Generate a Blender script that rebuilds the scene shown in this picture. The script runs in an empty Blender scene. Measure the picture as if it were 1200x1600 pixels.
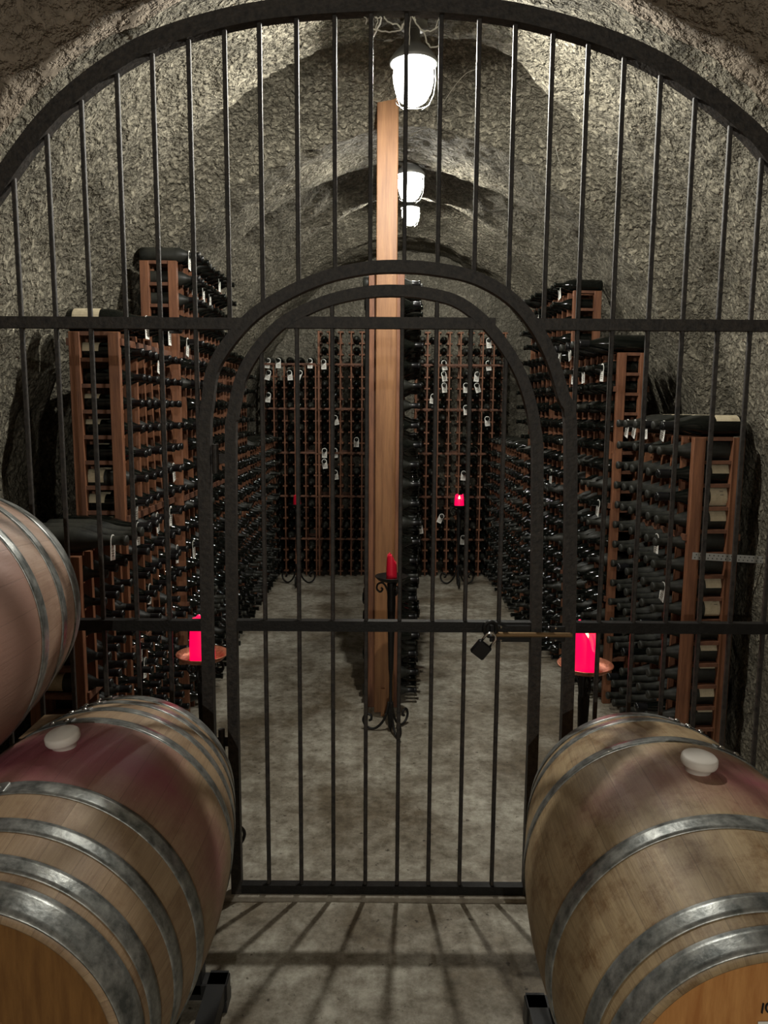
import bpy, bmesh, math, random
from mathutils import Vector, Matrix, noise
random.seed(7)
C = bpy.context.scene.collection
sc = bpy.context.scene
PI = math.pi

# ------------------------------------------------------------------ camera
CAM_H = 1.64; PITCH = math.radians(7.7); ROLL = math.radians(.38); FPX = 1200.
_f = Vector((0, math.cos(PITCH), -math.sin(PITCH)))
_u0 = Vector((0, math.sin(PITCH), math.cos(PITCH))); _r0 = Vector((1, 0, 0))
_r = _r0*math.cos(ROLL) + _u0*math.sin(ROLL); _u = -_r0*math.sin(ROLL) + _u0*math.cos(ROLL)
cd = bpy.data.cameras.new('camera'); cam = bpy.data.objects.new('camera', cd); C.objects.link(cam)
cam.matrix_world = Matrix(((_r.x, _u.x, -_f.x, 0), (_r.y, _u.y, -_f.y, 0), (_r.z, _u.z, -_f.z, CAM_H), (0, 0, 0, 1)))
cd.sensor_fit = 'VERTICAL'; cd.sensor_height = 36; cd.lens = FPX/1600*36; cd.clip_start = .05
sc.camera = cam
def at(px, py, Y):                     # a measured image point put on the plane y = Y
    d = _f + _r*((px-600)/FPX) + _u*((800-py)/FPX)
    return Vector((0, 0, CAM_H)) + d*(Y/d.y)
def seen(p):
    v = Vector(p)-Vector((0, 0, CAM_H)); d = v.dot(_f)
    return 600+FPX*v.dot(_r)/d, 800-FPX*v.dot(_u)/d

# ------------------------------------------------------------------ world and exposure
w = bpy.data.worlds.new('world'); sc.world = w; w.use_nodes = True
w.node_tree.nodes['Background'].inputs[0].default_value = (0, 0, 0, 1)
w.node_tree.nodes['Background'].inputs[1].default_value = 0
sc.view_settings.view_transform = 'Standard'; sc.view_settings.look = 'None'
sc.view_settings.gamma = 1; sc.view_settings.use_curve_mapping = False
sc.view_settings.exposure = 0.55
LAMP_FRONT, LAMP_MID, LAMP_FAR, LAMP_REAR = 76, 58, 62, 150     # watts of each bulb
LAMP_COL = (1.0, .97, .88)

# ------------------------------------------------------------------ materials
MATS = {}
def mat(name, col, rough=.6, metal=0, var=0, scale=20, bump=0, bscale=60, bdist=.004, stretch=(1, 1, 1), col2=None, spec=.5, emit=None, es=0):
    m = bpy.data.materials.new(name); m.use_nodes = True; MATS[name] = m
    nt = m.node_tree; N = nt.nodes; L = nt.links; b = N['Principled BSDF']
    b.inputs['Base Color'].default_value = (*col, 1); b.inputs['Roughness'].default_value = rough
    b.inputs['Metallic'].default_value = metal; b.inputs['Specular IOR Level'].default_value = spec
    if emit: b.inputs['Emission Color'].default_value = (*emit, 1); b.inputs['Emission Strength'].default_value = es
    tc = N.new('ShaderNodeTexCoord'); mp = N.new('ShaderNodeMapping'); mp.inputs['Scale'].default_value = stretch
    L.new(tc.outputs['Object'], mp.inputs[0])
    if var or col2:
        n = N.new('ShaderNodeTexNoise'); n.inputs['Scale'].default_value = scale; n.inputs['Detail'].default_value = 6; n.inputs['Roughness'].default_value = .65
        L.new(mp.outputs[0], n.inputs['Vector'])
        r = N.new('ShaderNodeValToRGB'); c2 = col2 or tuple(c*(1-var) for c in col)
        r.color_ramp.elements[0].position = .35; r.color_ramp.elements[1].position = .68
        r.color_ramp.elements[0].color = (*c2, 1); r.color_ramp.elements[1].color = (*col, 1)
        L.new(n.outputs['Fac'], r.inputs[0]); L.new(r.outputs[0], b.inputs['Base Color'])
    if bump:
        n = N.new('ShaderNodeTexNoise'); n.inputs['Scale'].default_value = bscale; n.inputs['Detail'].default_value = 5
        L.new(mp.outputs[0], n.inputs['Vector'])
        bp = N.new('ShaderNodeBump'); bp.inputs['Strength'].default_value = bump; bp.inputs['Distance'].default_value = bdist
        L.new(n.outputs['Fac'], bp.inputs['Height']); L.new(bp.outputs[0], b.inputs['Normal'])
    return m

def rock(name, ca, cb, pit, s1, s2):
    m = bpy.data.materials.new(name); m.use_nodes = True; nt = m.node_tree; N = nt.nodes; L = nt.links; b = N['Principled BSDF']
    b.inputs['Roughness'].default_value = .92; b.inputs['Specular IOR Level'].default_value = .25
    tc = N.new('ShaderNodeTexCoord')
    n1 = N.new('ShaderNodeTexNoise'); n1.inputs['Scale'].default_value = s1; n1.inputs['Detail'].default_value = 8; n1.inputs['Roughness'].default_value = .7
    n2 = N.new('ShaderNodeTexNoise'); n2.inputs['Scale'].default_value = 2.2; n2.inputs['Detail'].default_value = 4
    n3 = N.new('ShaderNodeTexNoise'); n3.inputs['Scale'].default_value = s2*.9; n3.inputs['Detail'].default_value = 4; n3.inputs['Roughness'].default_value = .6
    vo = N.new('ShaderNodeTexVoronoi'); vo.feature = 'SMOOTH_F1'; vo.inputs['Scale'].default_value = s2*1.25; vo.inputs['Smoothness'].default_value = .35
    for n in (n1, n2, n3, vo): L.new(tc.outputs['Object'], n.inputs['Vector'])
    r = N.new('ShaderNodeValToRGB'); r.color_ramp.elements[0].position = .3; r.color_ramp.elements[1].position = .7
    r.color_ramp.elements[0].color = (*ca, 1); r.color_ramp.elements[1].color = (*cb, 1)
    mx = N.new('ShaderNodeMath'); mx.operation = 'MULTIPLY_ADD'; mx.inputs[1].default_value = .55
    hf = N.new('ShaderNodeMath'); hf.operation = 'MULTIPLY'; hf.inputs[1].default_value = .45
    L.new(n2.outputs['Fac'], hf.inputs[0]); L.new(n1.outputs['Fac'], mx.inputs[0]); L.new(hf.outputs[0], mx.inputs[2])
    L.new(mx.outputs[0], r.inputs[0])
    # random dark mottle in the colour, imitating shade in the concrete's pits
    n5 = N.new('ShaderNodeTexNoise'); n5.inputs['Scale'].default_value = s2*1.3; n5.inputs['Detail'].default_value = 4; n5.inputs['Roughness'].default_value = .6
    L.new(tc.outputs['Object'], n5.inputs['Vector'])
    rr = N.new('ShaderNodeValToRGB'); rr.color_ramp.elements[0].position = .38; rr.color_ramp.elements[1].position = .56
    rr.color_ramp.elements[0].color = (.3, .28, .25, 1); rr.color_ramp.elements[1].color = (1, 1, 1, 1); L.new(n5.outputs['Fac'], rr.inputs[0])
    ml = N.new('ShaderNodeMix'); ml.data_type = 'RGBA'; ml.blend_type = 'MULTIPLY'; ml.inputs[0].default_value = .55 if pit > .02 else .35
    L.new(r.outputs[0], ml.inputs[6]); L.new(rr.outputs[0], ml.inputs[7]); L.new(ml.outputs[2], b.inputs['Base Color'])
    ad = N.new('ShaderNodeMath'); ad.operation = 'MULTIPLY_ADD'; ad.inputs[1].default_value = -.3
    pr = N.new('ShaderNodeValToRGB'); pr.color_ramp.elements[0].position = .38; pr.color_ramp.elements[1].position = .58
    L.new(n3.outputs['Fac'], pr.inputs[0]); L.new(vo.outputs['Distance'], ad.inputs[0]); L.new(pr.outputs[0], ad.inputs[2])
    bp = N.new('ShaderNodeBump'); bp.inputs['Strength'].default_value = 1; bp.inputs['Distance'].default_value = pit
    L.new(ad.outputs[0], bp.inputs['Height'])
    bp2 = N.new('ShaderNodeBump'); bp2.inputs['Strength'].default_value = .5; bp2.inputs['Distance'].default_value = .01
    L.new(n1.outputs['Fac'], bp2.inputs['Height']); L.new(bp.outputs[0], bp2.inputs['Normal'])
    L.new(bp2.outputs[0], b.inputs['Normal'])
    return m
M_rock = rock('pitted_shotcrete', (.11, .10, .074), (.40, .366, .28), .03, 14, 36)
M_rockf = rock('smooth_shotcrete', (.17, .14, .105), (.34, .28, .215), .014, 8, 22)
M_rockb = rock('grey_shotcrete', (.13, .122, .095), (.34, .315, .25), .016, 10, 34)
def floor_mat():
    m = bpy.data.materials.new('concrete'); m.use_nodes = True; nt = m.node_tree; N = nt.nodes; L = nt.links; b = N['Principled BSDF']
    tc = N.new('ShaderNodeTexCoord')
    def nz(s, d=6, r=.6):
        n = N.new('ShaderNodeTexNoise'); n.inputs['Scale'].default_value = s; n.inputs['Detail'].default_value = d; n.inputs['Roughness'].default_value = r
        L.new(tc.outputs['Object'], n.inputs['Vector']); return n
    a = nz(1.9, 8, .68); c = nz(16, 10, .78); d = nz(30, 4)
    r1 = N.new('ShaderNodeValToRGB'); r1.color_ramp.elements[0].position = .40; r1.color_ramp.elements[1].position = .60
    r1.color_ramp.elements[0].color = (.20, .165, .115, 1); r1.color_ramp.elements[1].color = (.50, .475, .40, 1)
    L.new(a.outputs['Fac'], r1.inputs[0])
    r2 = N.new('ShaderNodeValToRGB'); r2.color_ramp.elements[0].position = .36; r2.color_ramp.elements[1].position = .62
    r2.color_ramp.elements[0].color = (.36, .33, .28, 1); r2.color_ramp.elements[1].color = (1, 1, 1, 1); L.new(c.outputs['Fac'], r2.inputs[0])
    r3 = N.new('ShaderNodeValToRGB'); r3.color_ramp.elements[0].position = .30; r3.color_ramp.elements[1].position = .36
    r3.color_ramp.elements[0].color = (.25, .22, .18, 1); r3.color_ramp.elements[1].color = (1, 1, 1, 1); L.new(d.outputs['Fac'], r3.inputs[0])
    def mul(x, y):
        q = N.new('ShaderNodeMix'); q.data_type = 'RGBA'; q.blend_type = 'MULTIPLY'; q.inputs[0].default_value = 1
        L.new(x, q.inputs[6]); L.new(y, q.inputs[7]); return q.outputs[2]
    L.new(mul(mul(r1.outputs[0], r2.outputs[0]), r3.outputs[0]), b.inputs['Base Color'])
    b.inputs['Roughness'].default_value = .62
    bp = N.new('ShaderNodeBump'); bp.inputs['Strength'].default_value = .5; bp.inputs['Distance'].default_value = .006
    L.new(c.outputs['Fac'], bp.inputs['Height']); L.new(bp.outputs[0], b.inputs['Normal'])
    return m
M_floor = floor_mat()
M_iron = mat('wrought_iron', (.012, .011, .010), .5, 0, spec=.3, col2=(.005, .0045, .004), scale=40, bump=.5, bscale=120, bdist=.002)
M_irond = mat('dusty_iron', (.042, .034, .027), .6, 0, col2=(.007, .006, .0055), scale=55, bump=.6, bscale=90, bdist=.003)
M_red = mat('redwood', (.26, .108, .05), .6, 0, col2=(.12, .046, .022), scale=6, stretch=(8, 8, .7), bump=.2, bscale=30)
M_redh = mat('redwood_rail', (.19, .08, .042), .6, 0, col2=(.10, .042, .023), scale=8, stretch=(3, 3, 3))
M_fir = mat('pale_fir', (.32, .155, .062), .55, 0, col2=(.18, .078, .03), scale=5, stretch=(10, 10, .6), bump=.15, bscale=30)
M_glass = mat('dark_bottle_glass', (.004, .005, .004), .1, spec=.4)
M_dusty = mat('dusty_bottle_glass', (.042, .042, .034), .5, col2=(.005, .006, .005), scale=9, spec=.35)
M_caps = mat('black_foil', (.012, .012, .013), .3, .3)
M_paper = mat('label_paper', (.62, .54, .38), .8, col2=(.45, .38, .25), scale=30)
M_ink = mat('label_ink', (.2, .17, .13), .8)
M_tag = mat('tag_paper', (.85, .84, .78), .7)
M_string = mat('cobweb_silk', (.75, .72, .62), .9)
M_galv = mat('galvanized_steel', (.42, .43, .41), .36, .55, col2=(.12, .13, .125), scale=34, bump=.35, bscale=70, bdist=.002)
M_rivet = mat('rivet_steel', (.62, .62, .6), .25, 1)
M_bung = mat('white_silicone', (.72, .68, .62), .55)
M_wax = mat('red_wax', (.62, .006, .03), .45)
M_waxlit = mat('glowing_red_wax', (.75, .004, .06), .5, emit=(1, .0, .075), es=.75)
M_flame = mat('candle_flame', (1, .5, .2), .5, emit=(1, .42, .12), es=9)
M_wick = mat('wick', (.01, .01, .01), .9)
M_copper = mat('hammered_copper', (.55, .22, .12), .4, .6, col2=(.28, .09, .05), scale=60, bump=.6, bscale=70, bdist=.004)
M_steel = mat('black_steel', (.03, .03, .03), .45, .5)
M_chrome = mat('chrome', (.75, .75, .75), .12, 1)
M_strap = mat('perforated_strap', (.5, .5, .48), .45, .7)
M_black = mat('hole_black', (.004, .004, .004), .9)
M_lampcap = mat('lamp_housing', (.25, .25, .24), .5, .5)
M_wedge = mat('wedge_wood', (.20, .12, .055), .7, col2=(.12, .07, .03), scale=6, stretch=(1, 6, 6))
M_sill = mat('sill_concrete', (.36, .33, .27), .8, col2=(.2, .17, .13), scale=25, bump=.4, bscale=60)
def emis(name, s):
    m = bpy.data.materials.new(name); m.use_nodes = True; b = m.node_tree.nodes['Principled BSDF']
    b.inputs['Base Color'].default_value = (1, 1, 1, 1); b.inputs['Emission Color'].default_value = (*LAMP_COL, 1); b.inputs['Emission Strength'].default_value = s
    return m

def barrel_mat(name, base, dark, stain, amount, sx, grime=.5):
    """oak staves; object Y is the barrel's axis, the bung hole is at the top (+Z)"""
    m = bpy.data.materials.new(name); m.use_nodes = True; nt = m.node_tree; N = nt.nodes; L = nt.links; b = N['Principled BSDF']
    b.inputs['Roughness'].default_value = .55
    tc = N.new('ShaderNodeTexCoord'); sp = N.new('ShaderNodeSeparateXYZ'); L.new(tc.outputs['Object'], sp.inputs[0])
    def mth(op, a, bb=None, c=None):
        q = N.new('ShaderNodeMath'); q.operation = op
        for i, v in enumerate((a, bb, c)):
            if v is None: continue
            if isinstance(v, (int, float)): q.inputs[i].default_value = v
            else: L.new(v, q.inputs[i])
        return q.outputs[0]
    ang = mth('ARCTAN2', sp.outputs[0], sp.outputs[2])
    st = mth('MULTIPLY', ang, 30/(2*PI))
    fr = mth('FRACT', mth('ADD', st, 100.5)); idx = mth('FLOOR', mth('ADD', st, 100.5))
    wn = N.new('ShaderNodeTexWhiteNoise'); wn.noise_dimensions = '1D'; L.new(idx, wn.inputs['W'])
    edge = mth('LESS_THAN', mth('ABSOLUTE', mth('SUBTRACT', fr, .5)), .488)
    cb = N.new('ShaderNodeCombineXYZ'); L.new(mth('MULTIPLY', ang, 14), cb.inputs[0]); L.new(mth('MULTIPLY', sp.outputs[1], 3.5), cb.inputs[1]); L.new(mth('MULTIPLY', idx, 3.3), cb.inputs[2])
    n = N.new('ShaderNodeTexNoise'); n.inputs['Scale'].default_value = 1.6; n.inputs['Detail'].default_value = 8; n.inputs['Roughness'].default_value = .65; L.new(cb.outputs[0], n.inputs['Vector'])
    n2 = N.new('ShaderNodeTexNoise'); n2.inputs['Scale'].default_value = 9; n2.inputs['Detail'].default_value = 5; L.new(tc.outputs['Object'], n2.inputs['Vector'])
    cg = N.new('ShaderNodeCombineXYZ'); L.new(mth('MULTIPLY', ang, 75), cg.inputs[0]); L.new(mth('MULTIPLY', sp.outputs[1], 7), cg.inputs[1]); L.new(idx, cg.inputs[2])
    ng = N.new('ShaderNodeTexNoise'); ng.inputs['Scale'].default_value = 1.4; ng.inputs['Detail'].default_value = 6; ng.inputs['Roughness'].default_value = .7; L.new(cg.outputs[0], ng.inputs['Vector'])
    f = mth('MULTIPLY_ADD', ng.outputs['Fac'], .42, mth('MULTIPLY_ADD', wn.outputs['Value'], .14, mth('MULTIPLY_ADD', n.outputs['Fac'], .42, mth('MULTIPLY', n2.outputs['Fac'], .22))))
    r = N.new('ShaderNodeValToRGB'); r.color_ramp.elements[0].position = .36; r.color_ramp.elements[1].position = .74
    r.color_ramp.elements[0].color = (*dark, 1); r.color_ramp.elements[1].color = (*base, 1); L.new(f, r.inputs[0])
    n4 = N.new('ShaderNodeTexNoise'); n4.inputs['Scale'].default_value = 13; n4.inputs['Detail'].default_value = 8; n4.inputs['Roughness'].default_value = .75; L.new(tc.outputs['Object'], n4.inputs['Vector'])
    wr = N.new('ShaderNodeValToRGB'); wr.color_ramp.elements[0].position = .34; wr.color_ramp.elements[1].position = .52; wr.color_ramp.elements[0].color = (.55, .43, .33, 1); wr.color_ramp.elements[1].color = (1, 1, 1, 1); L.new(n4.outputs['Fac'], wr.inputs[0])
    wm = N.new('ShaderNodeMix'); wm.data_type = 'RGBA'; wm.blend_type = 'MULTIPLY'; wm.inputs[0].default_value = grime; L.new(r.outputs[0], wm.inputs[6]); L.new(wr.outputs[0], wm.inputs[7])
    # wine spilt from the bung hole, running round the bilge
    n3 = N.new('ShaderNodeTexNoise'); n3.inputs['Scale'].default_value = 4.5; n3.inputs['Detail'].default_value = 7; n3.inputs['Roughness'].default_value = .6; L.new(tc.outputs['Object'], n3.inputs['Vector'])
    dy = mth('ABSOLUTE', sp.outputs[1]); da = mth('ABSOLUTE', mth('SUBTRACT', ang, sx))
    dist = mth('MULTIPLY_ADD', mth('MAXIMUM', mth('SUBTRACT', dy, .15), 0), 9, mth('MULTIPLY_ADD', da, .5, mth('MULTIPLY', dy, 2.4)))
    sv = mth('SUBTRACT', mth('MULTIPLY_ADD', n3.outputs['Fac'], 1.1, amount), dist)
    sr = N.new('ShaderNodeValToRGB'); sr.color_ramp.elements[0].position = .28; sr.color_ramp.elements[1].position = .95; L.new(sv, sr.inputs[0])
    mx = N.new('ShaderNodeMix'); mx.data_type = 'RGBA'; L.new(sr.outputs[0], mx.inputs[0]); L.new(wm.outputs[2], mx.inputs[6]); mx.inputs[7].default_value = (*stain, 1)
    m2 = N.new('ShaderNodeMix'); m2.data_type = 'RGBA'; L.new(edge, m2.inputs[0]); m2.inputs[6].default_value = (.05, .035, .02, 1); L.new(mx.outputs[2], m2.inputs[7])
    mm = N.new('ShaderNodeMix'); mm.data_type = 'RGBA'; mm.inputs[0].default_value = .3; L.new(mx.outputs[2], mm.inputs[6]); L.new(m2.outputs[2], mm.inputs[7])
    L.new(mm.outputs[2], b.inputs['Base Color'])
    bp = N.new('ShaderNodeBump'); bp.inputs['Strength'].default_value = .35; bp.inputs['Distance'].default_value = .003
    L.new(mth('ADD', edge, n.outputs['Fac']), bp.inputs['Height']); L.new(bp.outputs[0], b.inputs['Normal'])
    return m
M_oakR = barrel_mat('weathered_oak', (.48, .36, .205), (.21, .14, .075), (.25, .075, .085), .42, .3, 1)
M_oakL = barrel_mat('wine_washed_oak', (.43, .31, .19), (.22, .14, .085), (.29, .085, .105), .66, .0)
M_oakU = barrel_mat('pink_stained_oak', (.44, .30, .215), (.28, .165, .12), (.34, .195, .15), 1.1, .7)
M_head = mat('lit_oak_head', (.62, .31, .10), .5, col2=(.42, .17, .045), scale=5, stretch=(9, 9, 1.2), bump=.1, bscale=30)  # head oak with the warm light on it put into the colour
M_headL = mat('shaded_oak_head', (.24, .115, .03), .5, col2=(.14, .06, .014), scale=5, stretch=(9, 9, 1.2), bump=.1, bscale=30)  # same head oak, colour darkened to stand in for shade

# ------------------------------------------------------------------ helpers
def link(o, parent=None):
    C.objects.link(o)
    if parent is not None: o.parent = parent
    return o
def mk(name, bm, m, parent=None, smooth=False, loc=None):
    bmesh.ops.recalc_face_normals(bm, faces=bm.faces[:])
    me = bpy.data.meshes.new(name); bm.to_mesh(me); bm.free()
    ms = m if isinstance(m, (list, tuple)) else [m]
    for q in ms: me.materials.append(q)
    if smooth: me.polygons.foreach_set('use_smooth', [True]*len(me.polygons))
    o = bpy.data.objects.new(name, me)
    if loc is not None: o.location = loc
    return link(o, parent)
def empty(name, loc=(0, 0, 0), parent=None, rot=None):
    o = bpy.data.objects.new(name, None); o.location = loc; o.empty_display_size = .1
    if rot: o.rotation_euler = rot
    return link(o, parent)
def tag(o, label, cat, group=None, kind=None):
    o['label'] = label; o['category'] = cat
    if group: o['group'] = group
    if kind: o['kind'] = kind
    return o
def struct(o): o['kind'] = 'structure'; return o
def box(bm, c, s, rot=None, bev=0):
    mtx = Matrix.Translation(c)
    if rot is not None: mtx = mtx @ rot.to_4x4()
    r = bmesh.ops.create_cube(bm, size=1, matrix=mtx @ Matrix.Diagonal((*s, 1)))
    if bev:
        es = list({e for v in r['verts'] for e in v.link_edges})
        bmesh.ops.bevel(bm, geom=es, offset=bev, segments=1, affect='EDGES')
def lathe(bm, prof, n=16, mtx=Matrix(), axis='Z', cap=True):
    rings = []
    for r, h in prof:
        ring = []
        for i in range(n):
            a = 2*PI*i/n
            p = Vector((r*math.cos(a), r*math.sin(a), h)) if axis == 'Z' else Vector((r*math.sin(a), h, r*math.cos(a)))
            ring.append(bm.verts.new(mtx @ p))
        rings.append(ring)
    for A, B in zip(rings, rings[1:]):
        for i in range(n): bm.faces.new((A[i], A[(i+1) % n], B[(i+1) % n], B[i]))
    if cap:
        for R in (rings[0], rings[-1]):
            try: bm.faces.new(R)
            except ValueError: pass
def sweep(bm, pts, rad, n=8, rect=None, ref=Vector((0, 1, 0)), taper=None):
    """tube (or rectangular bar, rect=(across, along ref)) along a polyline"""
    pts = [Vector(p) for p in pts]; rings = []
    for i, p in enumerate(pts):
        t = (pts[min(i+1, len(pts)-1)]-pts[max(i-1, 0)]).normalized()
        a = t.cross(ref)
        if a.length < 1e-4: a = t.cross(Vector((1, .1, 0)))
        a.normalize(); b = t.cross(a).normalized()
        k = 1 if taper is None else taper[i]
        if rect:
            ring = [bm.verts.new(p+a*(sx*rect[0]/2)+b*(sy*rect[1]/2)) for sx, sy in ((-1, -1), (1, -1), (1, 1), (-1, 1))]
        else:
            ring = [bm.verts.new(p+(a*math.cos(2*PI*j/n)+b*math.sin(2*PI*j/n))*rad*k) for j in range(n)]
        rings.append(ring)
    m = len(rings[0])
    for A, B in zip(rings, rings[1:]):
        for i in range(m): bm.faces.new((A[i], A[(i+1) % m], B[(i+1) % m], B[i]))
    bm.faces.new(rings[0]); bm.faces.new(rings[-1])
def lerp(T, x):
    if x <= T[0][0]: return T[0][1]
    for (x0, y0), (x1, y1) in zip(T, T[1:]):
        if x <= x1: return y0+(y1-y0)*(x-x0)/(x1-x0)
    return T[-1][1]
def sstep(a, b, x):
    t = min(1, max(0, (x-a)/(b-a))); return t*t*(3-2*t)
def catmull(P, k=6):
    P = [Vector(p) for p in P]; out = []
    for i in range(len(P)-1):
        a = P[max(i-1, 0)]; b = P[i]; c = P[i+1]; d = P[min(i+2, len(P)-1)]
        for j in range(k):
            t = j/k; out.append(.5*((2*b)+(c-a)*t+(2*a-5*b+4*c-d)*t*t+(3*b-a-3*c+d)*t**3))
    return out+[P[-1]]

# ------------------------------------------------------------------ the cave
TOP = [(-6, 3.6), (1.4, 3.6), (1.8, 3.35), (2.3, 2.87), (2.5, 2.92), (3.0, 3.02), (3.5, 3.06), (4.7, 3.07), (5.0, 3.13), (6.2, 3.22), (8, 3.2)]
HALF = [(-6, 2.5), (1.7, 2.45), (2.1, 2.1), (2.33, 1.6), (2.45, 1.56), (3.3, 1.66), (8, 1.62)]
EXPN = [(2.4, 2.25), (3.6, 1.85), (9, 1.85)]
ZS = 1.2
EDGES = ((3.6, .30, 4.12), (5.0, .24, 5.98), (6.2, .22, 7.3))
def cx(Y): return .035+.032*max(0, Y-2.4)
def shell(u, Y):
    """u 0..1 runs from the left foot over the crown to the right foot"""
    if u < .22: x, z, th = -1, ZS*u/.22, 0
    elif u > .78: x, z, th = 1, ZS*(1-u)/.22, PI
    else: x = None; th = PI*(u-.22)/.56
    n = lerp(EXPN, Y); a = lerp(HALF, Y); b = lerp(TOP, Y)-ZS
    if x is None:
        co, si = math.cos(th), math.sin(th)
        X = -a*math.copysign(abs(co)**(2/n), co); Z = ZS+b*abs(si)**(2/n)
    else: X, Z = x*a, z
    s = math.sin(th); wgt = .75+.25*s
    d = 0
    for e, amp, end in EDGES:
        ee = e-(.42 if e < 4 else .1)*s**6+.16*noise.noise(Vector((th*1.7, e, 3)))+.05*noise.noise(Vector((th*6, e, 8)))
        if Y > ee and Y < end: d = max(d, amp*sstep(ee, ee+.07, Y)*(1-(Y-ee)/(end-ee))**.6)
    out = Vector((X, 0, max(0, Z-ZS)+.0001)).normalized() if th not in (0, PI) else Vector((x, 0, 0))
    p = Vector((cx(Y)+X, Y, Z))
    q = p*1.3
    big = noise.fractal(q, 1, 2, 3)*.045
    sm = noise.fractal(p*9, 1, 2, 3)*(.014 if Y > 2.42 else .010)
    return p+out*(d*wgt+big+sm)
def grid_mesh(name, us, Ys, m):
    bm = bmesh.new(); G = [[bm.verts.new(shell(u, Y)) for u in us] for Y in Ys]
    for A, B in zip(G, G[1:]):
        for i in range(len(us)-1): bm.faces.new((A[i], A[i+1], B[i+1], B[i]))
    return struct(mk(name, bm, m, smooth=True))
def frange(a, b, st):
    n = max(1, round((b-a)/st)); return [a+(b-a)*i/n for i in range(n+1)]
Yf = frange(-5, 1.6, .15)+frange(1.65, 2.42, .035); Yb = frange(2.42, 8.05, .024)
for nm, u0, u1, k in (('wall_left', 0, .34, 110), ('ceiling', .34, .66, 150), ('wall_right', .66, 1, 110)):
    us = frange(u0, u1, (u1-u0)/k); usf = frange(u0, u1, (u1-u0)/(k//2))
    grid_mesh(nm, usf, Yf, M_rockf)
    grid_mesh(nm, us, Yb, M_rock)
def endwall(name, Y, m, amp):
    bm = bmesh.new(); nx, nz_ = 90, 80; W = 2.9
    G = [[bm.verts.new((-W+2*W*i/nx, Y+amp*noise.fractal(Vector((-W+2*W*i/nx, 5, 3.8*j/nz_))*1.5, 1, 2, 4), -.05+3.8*j/nz_)) for i in range(nx+1)] for j in range(nz_+1)]
    for A, B in zip(G, G[1:]):
        for i in range(nx): bm.faces.new((A[i], A[i+1], B[i+1], B[i]))
    struct(mk(name, bm, m, smooth=True))
endwall('wall_back', 7.98, M_rockb, .06)
endwall('wall_front', -4.9, M_rockf, .05)
bm = bmesh.new(); nx, ny = 40, 110
G = [[bm.verts.new((-2.8+5.6*i/nx, -5.2+13.5*j/ny, .004*noise.noise(Vector((i*.3, j*.3, 0))))) for i in range(nx+1)] for j in range(ny+1)]
for A, B in zip(G, G[1:]):
    for i in range(nx): bm.faces.new((A[i], A[i+1], B[i+1], B[i]))
struct(mk('floor', bm, M_floor, smooth=True))
bm = bmesh.new(); box(bm, (-.005, 2.425, .008), (1.10, .105, .024), bev=.004)
struct(mk('trim_1', bm, M_sill))

# ------------------------------------------------------------------ lamps
def glow_mat():
    m = bpy.data.materials.new('frosted_glass_glow'); m.use_nodes = True; nt = m.node_tree; N = nt.nodes; L = nt.links; N.clear()
    o = N.new('ShaderNodeOutputMaterial'); a = N.new('ShaderNodeAddShader'); t = N.new('ShaderNodeBsdfTransparent'); e = N.new('ShaderNodeEmission')
    e.inputs[0].default_value = (*LAMP_COL, 1); e.inputs[1].default_value = 5
    L.new(t.outputs[0], a.inputs[0]); L.new(e.outputs[0], a.inputs[1]); L.new(a.outputs[0], o.inputs[0]); return m
M_glow = glow_mat()
def cave_lamp(loc, watts, label, s=1.0, zb=.027, capr=.088):
    x, y, z = loc
    t = empty('ceiling_lamp', (x, y, z)); tag(t, label, 'lamp', 'caged bulkhead lamps along the crown of the tunnel')
    bm = bmesh.new(); lathe(bm, [(.006*s, -.098*s), (.026*s, -.094*s), (.048*s, -.08*s), (.065*s, -.052*s), (.073*s, -.018*s), (.075*s, .005*s), (.072*s, .025*s), (.066*s, .045*s)], 28, cap=False)
    mk('glass_globe', bm, M_glow, t, True)
    ld = bpy.data.lights.new('bulb', 'POINT'); ld.energy = watts; ld.color = LAMP_COL; ld.shadow_soft_size = .022*s
    lo = bpy.data.objects.new('bulb', ld); lo.location = (0, 0, zb); link(lo, t)
    bm = bmesh.new(); lathe(bm, [(capr*.9*s, .046*s), (capr*s, .044*s), (capr*s, .056*s), (capr*.85*s, .075*s), (.05*s, .10*s), (.025*s, .12*s), (.022*s, .16*s)], 28)
    mk('housing', bm, M_lampcap, t, True)
    # up to the rock
    zt = max(shell(.48+.002*k, y).z for k in range(20))-z
    bm = bmesh.new(); lathe(bm, [(.011, .15*s), (.011, zt+.03)], 10); lathe(bm, [(.05, zt-.03), (.05, zt+.02)], 16)
    mk('stem', bm, M_lampcap, t, True)
    bm = bmesh.new()
    for k in range(3):
        a = 2*PI*k/3+.3
        prof = [(.085, .05), (.087, 0), (.080, -.05), (.062, -.088), (.035, -.108)]
        sweep(bm, [(math.cos(a)*r*s, math.sin(a)*r*s, h*s) for r, h in prof], .0013, 5)
    for r, h in ((.064, -.085),):
        sweep(bm, [(math.cos(a)*r*s, math.sin(a)*r*s, h*s) for a in [2*PI*i/24 for i in range(25)]], .0013, 5, ref=Vector((0, 0, 1)))
    mk('cage', bm, M_lampcap, t, True)
cave_lamp((.097, 3.0, 2.84), LAMP_FRONT, 'bright white caged lamp nearest the iron gate, largest of the three')
cave_lamp((.143, 4.8, 2.965), LAMP_MID, 'white caged lamp behind the nearest one, middle of the three', 1.0, .046)
cave_lamp((.191, 6.3, 3.155), LAMP_FAR, 'small white caged lamp farthest down the cellar, lowest of the three', .9, .04)
# the lamp of the front gallery, behind the photographer
cave_lamp((.05, -3.3, 2.45), LAMP_REAR, 'caged lamp of the barrel gallery hanging in front of the gate', 1.0, -.06, .06)

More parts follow.
